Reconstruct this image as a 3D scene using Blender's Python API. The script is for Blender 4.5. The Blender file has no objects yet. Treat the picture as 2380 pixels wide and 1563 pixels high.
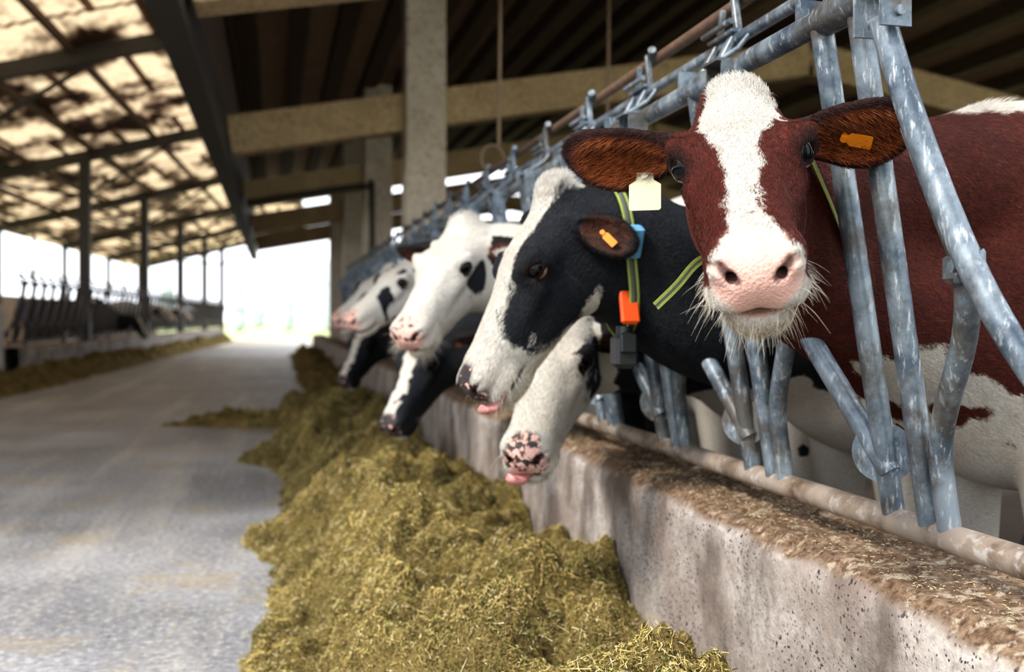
import bpy, math, numpy as np, random
from mathutils import Vector, Matrix
rng=np.random.default_rng(7); random.seed(7)
scene=bpy.context.scene
A3=lambda *a: np.array(a,dtype=np.float64)
def nrm(v): v=np.asarray(v,float); return v/np.linalg.norm(v)
# ---------------------------------------------------------------- noise
def _h(i,j,k,s):
    n=(i.astype(np.int64)*374761393+j.astype(np.int64)*668265263+k.astype(np.int64)*2147483647+s*974711)&0xffffffff
    n=((n^(n>>13))*1274126177)&0xffffffff
    n=((n^(n>>16))*2246822519)&0xffffffff
    return ((n^(n>>15))&0xffffff)/float(0xffffff)
def vn(P,s=0):
    P=np.asarray(P,float); F=np.floor(P); f=P-F; f=f*f*(3-2*f); I=F.astype(np.int64); r=0
    for a in (0,1):
        for b in (0,1):
            for c in (0,1):
                w=(f[:,0] if a else 1-f[:,0])*(f[:,1] if b else 1-f[:,1])*(f[:,2] if c else 1-f[:,2])
                r=r+w*_h(I[:,0]+a,I[:,1]+b,I[:,2]+c,s)
    return r-0.5
def fbm(P,o=3,s=0):
    r=0;a=1
    for i in range(o): r=r+a*vn(np.asarray(P)*2**i,s+i); a*=.5
    return r
def sst(a,b,x):
    t=np.clip((x-a)/(b-a),0,1); return t*t*(3-2*t)
# ---------------------------------------------------------------- mesh helpers
def mesh_np(name,V,F,smooth=True):
    V=np.asarray(V,np.float32);F=np.asarray(F,np.int32);k=F.shape[1]
    me=bpy.data.meshes.new(name)
    me.vertices.add(len(V)); me.vertices.foreach_set('co',V.ravel())
    me.loops.add(F.size); me.loops.foreach_set('vertex_index',F.ravel())
    me.polygons.add(len(F)); me.polygons.foreach_set('loop_start',np.arange(0,F.size,k,dtype=np.int32))
    me.polygons.foreach_set('use_smooth',np.full(len(F),smooth))
    me.update(calc_edges=True); me.validate(); return me
def link(ob,parent=None):
    scene.collection.objects.link(ob)
    if parent: ob.parent=parent
    return ob
def empty(name):
    e=bpy.data.objects.new(name,None); e.empty_display_size=.2; return link(e)
def fattr(me,name,arr):
    a=me.attributes.new(name,'FLOAT','POINT'); a.data.foreach_set('value',np.asarray(arr,np.float32))
def vattr(me,name,arr):
    a=me.attributes.new(name,'FLOAT_VECTOR','POINT'); a.data.foreach_set('vector',np.asarray(arr,np.float32).ravel())
def crom(P,n=6):
    P=[np.asarray(p,float) for p in P]
    if len(P)<3: return P
    Q=[2*P[0]-P[1]]+P+[2*P[-1]-P[-2]]; out=[]
    for i in range(1,len(Q)-2):
        for t in np.linspace(0,1,n,endpoint=False):
            a,b,c,d=Q[i-1:i+3]
            out.append(.5*((2*b)+(-a+c)*t+(2*a-5*b+4*c-d)*t*t+(-a+3*b-3*c+d)*t**3))
    out.append(P[-1]); return out
class MB:
    def __init__(s): s.V=[];s.F=[];s.M=[];s.S=[]
    def add(s,V,F,m=0,sm=True):
        o=len(s.V); s.V+= [tuple(v) for v in V]; s.F+=[tuple(i+o for i in f) for f in F]; s.M+=[m]*len(F); s.S+=[sm]*len(F)
    def tube(s,path,r,seg=12,m=0,cap=True,squash=1):
        P=[np.asarray(p,float) for p in path]; n=len(P)
        R=r if hasattr(r,'__len__') else [r]*n
        T=[nrm(P[min(i+1,n-1)]-P[max(i-1,0)]) for i in range(n)]
        u=np.cross(T[0],(0,0,1)); 
        if np.linalg.norm(u)<.1: u=np.cross(T[0],(0,1,0))
        u=nrm(u); V=[];F=[]
        for i in range(n):
            u=nrm(u-T[i]*np.dot(u,T[i])); w=np.cross(T[i],u)
            for k in range(seg):
                a=2*math.pi*k/seg; V.append(P[i]+R[i]*(math.cos(a)*u+math.sin(a)*w*squash))
        for i in range(n-1):
            for k in range(seg):
                k2=(k+1)%seg; F.append((i*seg+k,i*seg+k2,(i+1)*seg+k2,(i+1)*seg+k))
        s.add(V,F,m)
        if cap:
            s.add(V[:seg],[tuple(range(seg))[::-1]],m,False); s.add(V[-seg:],[tuple(range(seg))],m,False)
    def box(s,c,size,R=None,m=0,bev=0.0):
        c=np.asarray(c,float); h=np.asarray(size,float)/2; R=np.eye(3) if R is None else R
        bm_=min(bev,*(h*.9)) if bev else 0
        if not bm_:
            V=[c+R@(h*np.array(q)) for q in [(-1,-1,-1),(1,-1,-1),(1,1,-1),(-1,1,-1),(-1,-1,1),(1,-1,1),(1,1,1),(-1,1,1)]]
            s.add(V,[(0,3,2,1),(4,5,6,7),(0,1,5,4),(1,2,6,5),(2,3,7,6),(3,0,4,7)],m,False); return
        rings=[]
        for z,e in ((-h[2],bm_),(-h[2]+bm_,0),(h[2]-bm_,0),(h[2],bm_)):
            x=h[0]-e;y=h[1]-e;b=bm_*.7
            rings.append([c+R@np.array((px,py,z)) for px,py in ((x-b,-y),(x,-y+b),(x,y-b),(x-b,y),(-x+b,y),(-x,y-b),(-x,-y+b),(-x+b,-y))])
        V=[p for r in rings for p in r];F=[]
        for i in range(3):
            for k in range(8): F.append((i*8+k,i*8+(k+1)%8,(i+1)*8+(k+1)%8,(i+1)*8+k))
        F.append(tuple(range(8))[::-1]);F.append(tuple(range(24,32))); s.add(V,F,m,False)
    def obj(s,name,mats,parent=None):
        me=bpy.data.meshes.new(name); me.from_pydata([tuple(map(float,v)) for v in s.V],[],s.F)
        for m in mats: me.materials.append(m)
        me.polygons.foreach_set('material_index',s.M); me.polygons.foreach_set('use_smooth',s.S); me.update()
        return link(bpy.data.objects.new(name,me),parent)
# ---------------------------------------------------------------- materials
class NT:
    def __init__(s,name):
        s.m=bpy.data.materials.new(name); s.m.use_nodes=True; s.t=s.m.node_tree; s.n=s.t.nodes
        s.b=s.n['Principled BSDF']; s.out=s.n['Material Output']
    def node(s,ty,**k):
        n=s.n.new(ty)
        for a,v in k.items(): setattr(n,a,v)
        return n
    def put(s,a,b):
        s.t.links.new(a,b)
    def set(s,sock,v):
        if isinstance(v,bpy.types.NodeSocket): s.put(v,sock)
        elif hasattr(v,'__len__') and len(v)==3 and sock.type=='RGBA': sock.default_value=(*v,1)
        else: sock.default_value=v
    def coord(s,kind='Object'): return s.node('ShaderNodeTexCoord').outputs[kind]
    def attr(s,name,out='Fac'):
        n=s.node('ShaderNodeAttribute'); n.attribute_name=name; return n.outputs[out]
    def map(s,v,scale): 
        n=s.node('ShaderNodeMapping'); s.put(v,n.inputs['Vector']); n.inputs['Scale'].default_value=scale; return n.outputs[0]
    def noise(s,v,scale,detail=4,rough=.55):
        n=s.node('ShaderNodeTexNoise'); s.put(v,n.inputs['Vector']); n.inputs['Scale'].default_value=scale
        n.inputs['Detail'].default_value=detail; n.inputs['Roughness'].default_value=rough; return n.outputs['Fac']
    def voro(s,v,scale,out='Distance'):
        n=s.node('ShaderNodeTexVoronoi'); s.put(v,n.inputs['Vector']); n.inputs['Scale'].default_value=scale; return n.outputs[out]
    def math(s,op,a,b=0.0,c=0.0):
        n=s.node('ShaderNodeMath',operation=op); s.set(n.inputs[0],a); s.set(n.inputs[1],b); s.set(n.inputs[2],c); return n.outputs[0]
    def rng(s,v,a,b,c=0.0,d=1.0):
        n=s.node('ShaderNodeMapRange'); s.set(n.inputs[0],v)
        for i,x in enumerate((a,b,c,d)): n.inputs[i+1].default_value=x
        return n.outputs[0]
    def mix(s,f,a,b,blend='MIX'):
        n=s.node('ShaderNodeMix',data_type='RGBA',blend_type=blend); s.set(n.inputs[0],f); s.set(n.inputs[6],a); s.set(n.inputs[7],b); return n.outputs[2]
    def bump(s,h,strength=.3,dist=.01,nrmal=None):
        n=s.node('ShaderNodeBump'); n.inputs['Strength'].default_value=strength; n.inputs['Distance'].default_value=dist; s.put(h,n.inputs['Height'])
        if nrmal: s.put(nrmal,n.inputs['Normal'])
        return n.outputs[0]
    def fin(s,col=None,rough=None,metal=None,bump=None,spec=None):
        if col is not None: s.set(s.b.inputs['Base Color'],col)
        if rough is not None: s.set(s.b.inputs['Roughness'],rough)
        if metal is not None: s.set(s.b.inputs['Metallic'],metal)
        if spec is not None: s.set(s.b.inputs['Specular IOR Level'],spec)
        if bump is not None: s.put(bump,s.b.inputs['Normal'])
        return s.m
def simple(name,col,rough=.6,metal=0,var=.25,scale=20,bump=.1):
    t=NT(name); c=t.coord(); n=t.noise(c,scale,5)
    cc=t.mix(n,tuple(x*(1-var) for x in col),tuple(min(1,x*(1+var)) for x in col))
    return t.fin(cc,rough,metal,t.bump(n,bump,.01))
def m_steel():
    t=NT('galvanised_steel'); c=t.coord(); n=t.noise(c,11,6,.65); n2=t.noise(t.map(c,(60,60,14)),1.5,5,.65); n3=t.noise(c,5,5,.7)
    col=t.mix(t.rng(n,.38,.62),(.06,.083,.112),(.22,.26,.30))
    col=t.mix(t.rng(n2,.55,.66,0,.65),col,(.52,.55,.58))
    col=t.mix(t.rng(n3,.50,.62,0,.8),col,(.07,.055,.04))
    return t.fin(col,t.rng(n2,.3,.7,.3,.55),.35,t.bump(n2,.2,.003))
def m_rail():
    t=NT('dirty_rail_steel'); c=t.coord(); n=t.noise(c,9,6,.65); n2=t.noise(c,45,4)
    col=t.mix(t.rng(n,.38,.6),(.11,.075,.05),(.30,.25,.21)); col=t.mix(t.rng(n2,.55,.68,0,.6),col,(.45,.44,.43))
    return t.fin(col,.6,.15,t.bump(n2,.2,.004))
def m_curb():
    t=NT('curb_concrete'); c=t.coord(); big=t.noise(c,3.2,6,.6); f=t.noise(c,60,4,.7); dv=t.node('ShaderNodeVectorMath',operation='ADD')
    nc=t.node('ShaderNodeTexNoise'); t.put(c,nc.inputs['Vector']); nc.inputs['Scale'].default_value=30; t.put(c,dv.inputs[0])
    sc=t.node('ShaderNodeVectorMath',operation='SCALE'); t.put(nc.outputs['Color'],sc.inputs[0]); sc.inputs['Scale'].default_value=.02; t.put(sc.outputs[0],dv.inputs[1])
    v=t.voro(dv.outputs[0],95); v2=t.voro(dv.outputs[0],42)
    geo=t.node('ShaderNodeNewGeometry'); sx=t.node('ShaderNodeSeparateXYZ'); t.put(geo.outputs['Normal'],sx.inputs[0])
    face=t.mix(t.rng(big,.35,.62),(.22,.17,.145),(.48,.44,.41))
    face=t.mix(t.rng(f,.4,.65,0,.55),face,(.18,.165,.16))
    stain=t.noise(t.map(c,(1,1.6,.7)),4,4); face=t.mix(t.rng(stain,.46,.64,0,.78),face,(.095,.072,.06))
    g=t.rng(t.noise(c,5,4,.7),.44,.56)
    face=t.mix(t.math('MULTIPLY',t.rng(v,.30,.20),g),face,(.05,.045,.055)); face=t.mix(t.math('MULTIPLY',t.rng(v2,.20,.14),g),face,(.035,.03,.035))
    top=t.mix(t.rng(f,.35,.65),(.06,.034,.02),(.24,.165,.11)); top=t.mix(t.rng(t.noise(c,28,5,.7),.54,.64),top,(.38,.32,.25))
    col=t.mix(t.rng(t.math('ADD',sx.outputs[2],t.math('MULTIPLY',big,.4)),.62,.95),face,top)
    h=t.math('ADD',t.math('MULTIPLY',f,.6),t.math('MULTIPLY',t.rng(v,.0,.25),.15))
    return t.fin(col,.85,0,t.bump(h,.8,.009),.25)
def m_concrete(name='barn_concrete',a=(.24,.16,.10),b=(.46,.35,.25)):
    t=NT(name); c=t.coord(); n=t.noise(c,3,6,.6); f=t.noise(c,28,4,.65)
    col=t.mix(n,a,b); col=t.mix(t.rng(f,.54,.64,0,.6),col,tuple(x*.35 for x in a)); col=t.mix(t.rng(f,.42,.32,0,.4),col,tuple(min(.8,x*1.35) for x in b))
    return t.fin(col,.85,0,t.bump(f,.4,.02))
def m_road():
    t=NT('lane_concrete'); c=t.coord(); n=t.noise(c,.9,6,.6); s=t.noise(t.map(c,(3.0,.22,1)),1.3,5,.6); f=t.noise(c,38,5,.7)
    col=t.mix(t.rng(n,.36,.64),(.16,.165,.185),(.33,.335,.36)); col=t.mix(t.rng(s,.5,.68,0,.6),col,(.46,.44,.41))
    col=t.mix(t.rng(f,.52,.66,0,.55),col,(.62,.61,.58)); col=t.mix(t.rng(f,.46,.34,0,.6),col,(.06,.06,.07))
    v=t.voro(t.map(c,(1,1.7,1)),26); fl=t.math('MULTIPLY',t.rng(v,.10,.06),t.rng(t.noise(c,3,3),.45,.6)); col=t.mix(fl,col,(.58,.48,.30))
    y=t.noise(c,1.7,5,.7); col=t.mix(t.rng(y,.53,.70,0,.55),col,(.36,.28,.16))
    return t.fin(col,t.rng(n,.3,.7,.45,.7),0,t.bump(f,.4,.008),.4)
def m_feed():
    t=NT('silage_feed'); c=t.coord(); n=t.noise(c,8,6,.65); f=t.noise(t.map(c,(1,1,1.5)),120,4,.7)
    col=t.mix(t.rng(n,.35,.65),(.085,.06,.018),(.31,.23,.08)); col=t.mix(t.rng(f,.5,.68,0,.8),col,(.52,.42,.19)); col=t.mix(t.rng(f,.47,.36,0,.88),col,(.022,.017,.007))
    return t.fin(col,.9,0,t.bump(f,1.0,.020),.15)
def m_hcol(name,rough=.6,spec=.3):
    t=NT(name); return t.fin(t.attr('hcol','Color'),rough,0,None,spec)
def m_fur(name,dark,dark2,spot=.5,white=(.53,.50,.455)):
    t=NT(name); r=t.attr('rest','Vector'); co=t.attr('coat'); sk=t.attr('skin'); inn=t.attr('inner'); ti=t.attr('tint')
    a=t.noise(t.map(r,(260,45,260)),1,5,.65); b=t.noise(r,26,4,.6); cc=t.noise(r,9,4)
    f=t.math('ADD',co,t.math('ADD',t.math('MULTIPLY',t.math('SUBTRACT',a,.5),.022),t.math('MULTIPLY',t.math('SUBTRACT',b,.5),.03)))
    mask=t.rng(f,-.003,.003)
    w=t.mix(t.rng(a,.3,.7),tuple(x*.74 for x in white),tuple(min(.95,x*1.12) for x in white)); w=t.mix(t.rng(cc,.5,.75,0,.45),w,(.40,.29,.20))
    d=t.mix(t.rng(a,.35,.7),dark,dark2); d=t.mix(ti,d,(.008,.004,.004))
    col=t.mix(mask,w,d); col=t.mix(t.math('MULTIPLY',inn,t.rng(b,.35,.6,.2,.9)),col,(.46,.13,.035))
    p=t.noise(r,48,4,.6); pk=t.mix(t.rng(a,.3,.7),(.50,.29,.245),(.58,.38,.33)); pk=t.mix(t.rng(p,.66-.3*spot,.70-.3*spot),pk,(.035,.028,.03))
    pk=t.mix(ti,pk,(.03,.010,.008)); col=t.mix(sk,col,pk)
    h=t.math('ADD',t.math('MULTIPLY',a,t.math('SUBTRACT',1,sk)),t.math('MULTIPLY',t.math('MULTIPLY',t.voro(r,260),.35),sk))
    return t.fin(col,t.rng(sk,0,1,.65,.40),0,t.bump(h,.75,.005),.22)
STEEL=m_steel(); RAIL=m_rail(); CURB=m_curb(); ROAD=m_road(); FEED=m_feed(); HCOL=m_hcol('cow_hair',.5,.35); STRAW=m_hcol('straw_bits',.8,.2)
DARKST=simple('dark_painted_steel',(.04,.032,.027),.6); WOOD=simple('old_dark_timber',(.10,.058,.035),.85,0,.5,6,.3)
RUST=simple('rusty_pipe',(.13,.08,.055),.7,.3,.6,30,.3)
# ---------------------------------------------------------------- SDF mesher
def surfnets(D,lo,h):
    S=D<0; s8=S.astype(np.int8); c=0
    for a in (0,1):
        for b in (0,1):
            for d in (0,1): c=c+s8[a:S.shape[0]-1+a,b:S.shape[1]-1+b,d:S.shape[2]-1+d]
    act=(c>0)&(c<8); idx=np.argwhere(act); vid=np.full(act.shape,-1,np.int32); vid[act]=np.arange(len(idx))
    acc=np.zeros((len(idx),3)); w=np.zeros(len(idx)); I=idx.T
    cs=[(a,b,d) for a in (0,1) for b in (0,1) for d in (0,1)]
    for p in cs:
        for ax in range(3):
            if p[ax]: continue
            q=list(p); q[ax]=1
            da=D[I[0]+p[0],I[1]+p[1],I[2]+p[2]]; db=D[I[0]+q[0],I[1]+q[1],I[2]+q[2]]
            m=(da<0)!=(db<0); t=np.where(m,da/np.where(m,da-db,1),0); pt=np.array(p,float)[None]+t[:,None]*(np.array(q)-np.array(p))[None]
            acc+=m[:,None]*pt; w+=m
    V=lo+h*(idx+acc/w[:,None]); Fs=[]
    for ax in range(3):
        u=(ax+1)%3; v=(ax+2)%3
        sl=[slice(None)]*3; sl[ax]=slice(0,-1); sb=[slice(None)]*3; sb[ax]=slice(1,None)
        e=np.argwhere(S[tuple(sl)]!=S[tuple(sb)])
        ok=(e[:,u]>0)&(e[:,v]>0)&(e[:,u]<S.shape[u]-1)&(e[:,v]<S.shape[v]-1); e=e[ok]; q=[]
        for du,dv in ((1,1),(0,1),(0,0),(1,0)):
            cc=e.copy(); cc[:,u]-=du; cc[:,v]-=dv; q.append(vid[cc[:,0],cc[:,1],cc[:,2]])
        q=np.stack(q,1); fl=~S[e[:,0],e[:,1],e[:,2]]; q[fl]=q[fl][:,::-1]; Fs.append(q)
    F=np.concatenate(Fs); return V,F[(F>=0).all(1)]
def mesh_sdf(f,lo,hi,h,proj=2):
    lo=np.asarray(lo,float); B=8; nb=np.ceil((np.asarray(hi)-lo)/(h*B)).astype(int)+1
    g=np.stack(np.meshgrid(*[np.arange(n) for n in nb],indexing='ij'),-1).reshape(-1,3)
    dc=f(lo+h*(g*B+3.5)); act=np.abs(dc)<B*h*1.7
    D=np.repeat(np.repeat(np.repeat(dc.reshape(nb),B,0),B,1),B,2).astype(np.float32)
    off=np.stack(np.meshgrid(*[np.arange(B)]*3,indexing='ij'),-1).reshape(-1,3); ga=g[act]
    for i in range(0,len(ga),600):
        G=(ga[i:i+600,None,:]*B+off[None]).reshape(-1,3); D[G[:,0],G[:,1],G[:,2]]=f(lo+h*G)
    V,F=surfnets(D,lo,h)
    for _ in range(proj):
        d0=f(V); e=h*.3; gr=np.stack([f(V+e*np.eye(3)[k])-f(V-e*np.eye(3)[k]) for k in range(3)],1)/(2*e)
        st=d0/np.maximum((gr**2).sum(1),.2); st=np.clip(st,-h*.6,h*.6); V=V-st[:,None]*gr
    return V,F
def ell(p,c,r):
    q=p-np.asarray(c); r=np.asarray(r); k0=np.sqrt(((q/r)**2).sum(1)); k1=np.sqrt(((q/(r*r))**2).sum(1))+1e-9
    return k0*(k0-1)/k1
def cone(p,a,b,ra,rb):
    a=np.asarray(a,float); ba=np.asarray(b,float)-a; q=p-a; t=np.clip(q@ba/(ba@ba),0,1)
    return np.sqrt(((q-t[:,None]*ba)**2).sum(1))-(ra+(rb-ra)*t)
def smin(a,b,k): h=np.maximum(k-np.abs(a-b),0)/k; return np.minimum(a,b)-h*h*k*.25
def smax(a,b,k): return -smin(-a,-b,k)
EYE=A3(.079,.187,.021); EN=nrm((.78,.56,.26)); ER=.0240
def nostril(p): return np.minimum(cone(p,(.029,.482,-.037),(.036,.445,-.028),.0058,.005),cone(p,(.026,.494,-.038),(.043,.482,-.021),.0045,.0035))
def head_local(q):
    x=np.abs(q[:,0]); p=np.stack([x,q[:,1],q[:,2]],1)
    d=ell(p,(0,.085,.0),(.083,.115,.072))
    d=smin(d,ell(p,(0,.14,.012),(.082,.100,.054)),.03)
    d=smin(d,ell(p,(0,-.005,.045),(.052,.055,.055)),.04)
    d=smin(d,cone(p,(0,.17,.004),(0,.41,-.03),.055,.041),.045)
    d=smin(d,cone(p,(.016,.22,.0),(.017,.40,-.028),.042,.033),.03)
    d=smin(d,ell(p,(.035,.12,-.075),(.042,.095,.078)),.04)
    d=smin(d,cone(p,(.03,.12,-.08),(.018,.36,-.07),.048,.034),.04)
    d=smin(d,cone(p,(.032,.07,-.125),(.012,.39,-.102),.036,.022),.035)
    d=smin(d,ell(p,(.067,.175,.026),(.032,.046,.034)),.03)
    d=smin(d,cone(p,(.066,.22,-.012),(.040,.31,-.032),.018,.014),.03)
    d=smin(d,ell(p,(0,.435,-.040),(.052,.055,.044)),.035)
    d=smin(d,ell(p,(0,.462,-.045),(.050,.034,.038)),.015)
    d=smin(d,ell(p,(.040,.448,-.026),(.022,.040,.026)),.014)
    d=smin(d,ell(p,(.031,.432,-.072),(.034,.050,.029)),.02)
    ch=smin(ell(p,(0,.405,-.112),(.042,.062,.027)),ell(p,(0,.435,-.108),(.032,.03,.018)),.015)
    d=smin(d,ch,.010)
    d=smax(d,-ell(p,(0,.43,-.0945),(.085,.072,.0048)),.007)
    d=smax(d,-cone(p,(.027,.496,-.038),(.043,.485,-.021),.0056,.0052),.008)
    d=smax(d,-cone(p,(.043,.485,-.021),(.061,.466,-.021),.0054,.0028),.007)
    d=smax(d,-cone(p,(.029,.482,-.036),(.036,.448,-.028),.0075,.005),.006)
    d=smax(d,-cone(p,(0,.503,-.05),(0,.49,-.088),.0020,.003),.008)
    d=smax(d,-ell(p,EYE+EN*.010,(.026,.027,.023)),.010)
    t=nrm(A3(-.55,.80,-.14)); t=nrm(t-EN*np.dot(t,EN)); w=np.cross(EN,t); c=p-(EYE+EN*.0105)
    a=c@t; b=c@w; n=c@EN; rr=np.sqrt((a/1.30)**2+(b/.66)**2)
    lid=np.sqrt(((rr-.0205)*.85)**2+(n*.75)**2)-.0050
    d=smin(d,lid,.009)
    d=smin(d,cone(p,EYE+EN*.002+t*-.03+A3(0,0,.025),EYE+EN*.002+t*.018+A3(0,0,.028),.010,.008),.02)
    d=smax(d,-cone(p,EYE+EN*.012+t*.030+A3(0,.0,-.004),EYE+EN*.006+t*.045+A3(0,.0,-.008),.003,.002),.006)
    return d
class Ear:
    def __init__(s,base,axis,normal,L=.19,W=.056):
        s.b=np.asarray(base,float); s.e=nrm(axis); n=np.asarray(normal,float); s.n=nrm(n-s.e*(n@s.e)); s.w=np.cross(s.n,s.e); s.L=L; s.W=W
    def sdf(s,q):
        c=q-s.b; l=np.stack([c@s.e,c@s.w,c@s.n],1); L=s.L;W=s.W
        l2=l.copy(); l2[:,2]+= -3.2*l[:,1]**2+.22*np.maximum(l[:,0]-L*.6,0)
        d=ell(l2,(L*.60,0,0),(L*.47,W,.017))
        d=smin(d,cone(l,(-.01,0,-.006),(L*.35,0,-.008),.027,.026),.03)
        cut=smin(ell(l2,(L*.60,0,.020),(L*.41,W*.86,.021)),cone(l,(L*.14,0,.022),(L*.4,0,.018),.010,.020),.02)
        return smax(d,-cut,.006),cut
def make_cow(E,F,up,s,gap,zu,zl,by,headf,bodyf,mat,cols,hres,ears,tags=(),hair=0,X0=1.03,hairrad=.45,seed=0,bz=0,whisk=True,tongue=None):
    root=empty('cow'); F=nrm(F); X=nrm(np.cross(F,up)); Z=np.cross(X,F); R=np.stack([X,F,Z],1)
    O=np.asarray(E,float)-R@(A3(0,.18,.022)*s)
    tol=lambda p:((p-O)@R)/s
    tow=lambda q:O+(np.asarray(q,float)*s)@R.T
    U=crom([tow((0,.05,-.015)),tow((0,-.05,-.02))*.5+A3(X0-.1,gap,zu)*.5,A3(X0,gap,zu),A3(1.5,by,1.29+bz)],4); nu=len(U)
    Lw=crom([tow((0,.12,-.085)),tow((0,.03,-.12))*.5+A3(X0-.08,gap,zl)*.5,A3(X0+.02,gap,zl),A3(1.42,by,.95+bz)],4)
    ru=np.interp(np.linspace(0,1,nu),[0,.33,.66,1],[.062*s,.092,.108,.15]); rl=np.interp(np.linspace(0,1,nu),[0,.33,.66,1],[.048*s,.078,.105,.19])
    def body(p):
        q=np.stack([p[:,0],np.abs(p[:,1]-by),p[:,2]-bz],1)
        d=ell(q,(1.62,0,.98),(.40,.235,.36))
        d=smin(d,ell(q,(1.62,0,1.29),(.28,.11,.17)),.12)
        d=smin(d,ell(q,(2.25,0,.95),(.68,.265,.38)),.12)
        d=smin(d,cone(q,(1.6,0,1.3),(2.95,0,1.31),.11,.10),.15)
        d=smin(d,ell(q,(2.85,0,1.1),(.32,.24,.27)),.1)
        d=smin(d,ell(q,(1.56,.16,1.02),(.13,.08,.28)),.06)
        d=smin(d,ell(q,(2.62,0,.66),(.2,.15,.15)),.06)
        for a,b,ra,rb in (((1.56,.15,.78),(1.58,.145,.43),.095,.056),((1.58,.145,.43),(1.57,.14,.12),.05,.036),((1.57,.14,.12),(1.53,.14,.05),.04,.05),
                          ((2.9,.17,.98),(2.72,.2,.72),.15,.10),((2.72,.2,.72),(2.98,.16,.50),.09,.052),((2.98,.16,.50),(2.92,.16,.13),.046,.036),((2.92,.16,.13),(2.87,.16,.05),.04,.05),
                          ((3.12,0,1.28),(3.2,0,.95),.04,.022),((3.2,0,.95),(3.2,0,.5),.02,.035)):
            d=smin(d,cone(q,a,b,ra,rb),.03)
        for i in range(nu-1):
            d=smin(d,smin(cone(p,U[i],U[i+1],ru[i],ru[i+1]),cone(p,Lw[i],Lw[i+1],rl[i],rl[i+1]),.07),.05)
        return d
    def full(p):
        q=tol(p); d=smin(head_local(q)*s,body(p),.05)
        for e in ears: d=smin(d,e.sdf(q)[0]*s,.012*s)
        return d
    C=tow((0,.2,-.03)); rho=.37*s
    V1,F1=mesh_sdf(full,C-rho-.03,C+rho+.03,hres)
    k=(np.linalg.norm(V1[F1].mean(1)-C,axis=1)<rho); F1=F1[k]
    bh=.016
    lo=np.minimum(np.min(U,0),np.min(Lw,0))-.25; lo=np.minimum(lo,A3(9,by-.36,bz-.06)); hi=np.maximum(np.max(U,0),A3(3.3,by+.36,1.55+bz))+.05
    lo[2]=bz-.06
    V2,F2=mesh_sdf(full,lo,hi,bh,1)
    k=(np.linalg.norm(V2[F2].mean(1)-C,axis=1)>rho-bh*.9); F2=F2[k]
    V=np.concatenate([V1,V2]); Fq=np.concatenate([F1,F2+len(V1)])
    used=np.zeros(len(V),bool); used[Fq.ravel()]=1; mp=np.cumsum(used)-1; V=V[used]; Fq=mp[Fq]
    q=tol(V); 
    def attrs(P,q):
        dist=np.linalg.norm(q-A3(0,.2,-.03),axis=1); w=sst(.032,.008,head_local(q))*(dist<.42)
        nz=fbm(q*14+seed,3,seed); hf=headf(q[:,0],q[:,1],q[:,2],nz)
        bf=bodyf(P,fbm(P*3.2+seed*3.1,4,seed+5)); co=bf*(1-w)+hf*w
        inner=np.zeros(len(q)); tint=np.zeros(len(q))
        for e in ears:
            d,cut=e.sdf(q); l=(q-e.b)@e.e; near=(np.abs(d)<.012)&(l>.02)&(l<e.L*1.2)
            er=near&(dist>.12); co=np.where(er,e.coat,co)
            inner=np.maximum(inner,near*sst(.005,-.001,cut)*e.inn*sst(e.L*1.05,e.L*.8,l)); tint=np.maximum(tint,near*(1-sst(.006,0.,cut))*.75)
        sk=sst(1.12,.92,np.sqrt((q[:,0]/.057)**2+((q[:,1]-.456)/.058)**2+((q[:,2]+.040)/.054)**2))
        lip=sst(.010,.003,np.abs(q[:,2]+.0945))*sst(.36,.40,q[:,1])*sst(.1,.07,np.abs(q[:,0])); sk=np.maximum(sk,lip*.9)
        aq=np.stack([np.abs(q[:,0]),q[:,1],q[:,2]],1)
        tint=np.maximum(tint,sst(.005,.001,nostril(aq))*(sk>.3)*.85);  # inside of the nostrils darkened in the colour, painted shade of the hollow
        ed=np.linalg.norm(aq-EYE,axis=1); tint=np.maximum(tint,sst(.046,.030,ed)*.85)
        co=np.where(ed<.030,np.maximum(co,.05),co)
        return co,sk,inner,tint
    co,sk,inn,ti=attrs(V,q)
    me=mesh_np('cow_body',V,Fq); fattr(me,'coat',co); fattr(me,'skin',sk); fattr(me,'inner',inn); fattr(me,'tint',ti)
    dist=np.linalg.norm(q-A3(0,.2,-.03),axis=1); isb=dist>.40
    rest=np.where(isb[:,None],np.stack([V[:,1],V[:,0],V[:,2]],1),q); vattr(me,'rest',rest)
    me.materials.append(mat); link(bpy.data.objects.new('body',me),root)
    for sx in (-1,1):
        n=48; m=24; Vs=[];Fs=[]
        gz=nrm(EN*A3(sx,1,1)); t=nrm(np.cross(gz,(0,1,.1))); u2=np.cross(gz,t); ec=EYE*A3(sx,1,1)
        for i in range(m+1):
            th=math.pi*i/m
            for j in range(n):
                a=2*math.pi*j/n; Vs.append(tow(ec+ER*(math.cos(th)*gz+math.sin(th)*(math.cos(a)*t+math.sin(a)*u2))))
        for i in range(m):
            for j in range(n): Fs.append((i*n+j,i*n+(j+1)%n,(i+1)*n+(j+1)%n,(i+1)*n+j))
        me=mesh_np('eyeball',Vs,Fs); th=np.repeat(np.arange(m+1)/m*math.pi,n); a=np.tile(np.arange(n)/n*2*math.pi,m+1)
        fattr(me,'ang',th*1.0); fattr(me,'pup',th*np.sqrt((np.cos(a)*1.5)**2+(np.sin(a)*.75)**2)); me.materials.append(EYEM)
        link(bpy.data.objects.new('eye_left' if sx>0 else 'eye_right',me),root)
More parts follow.
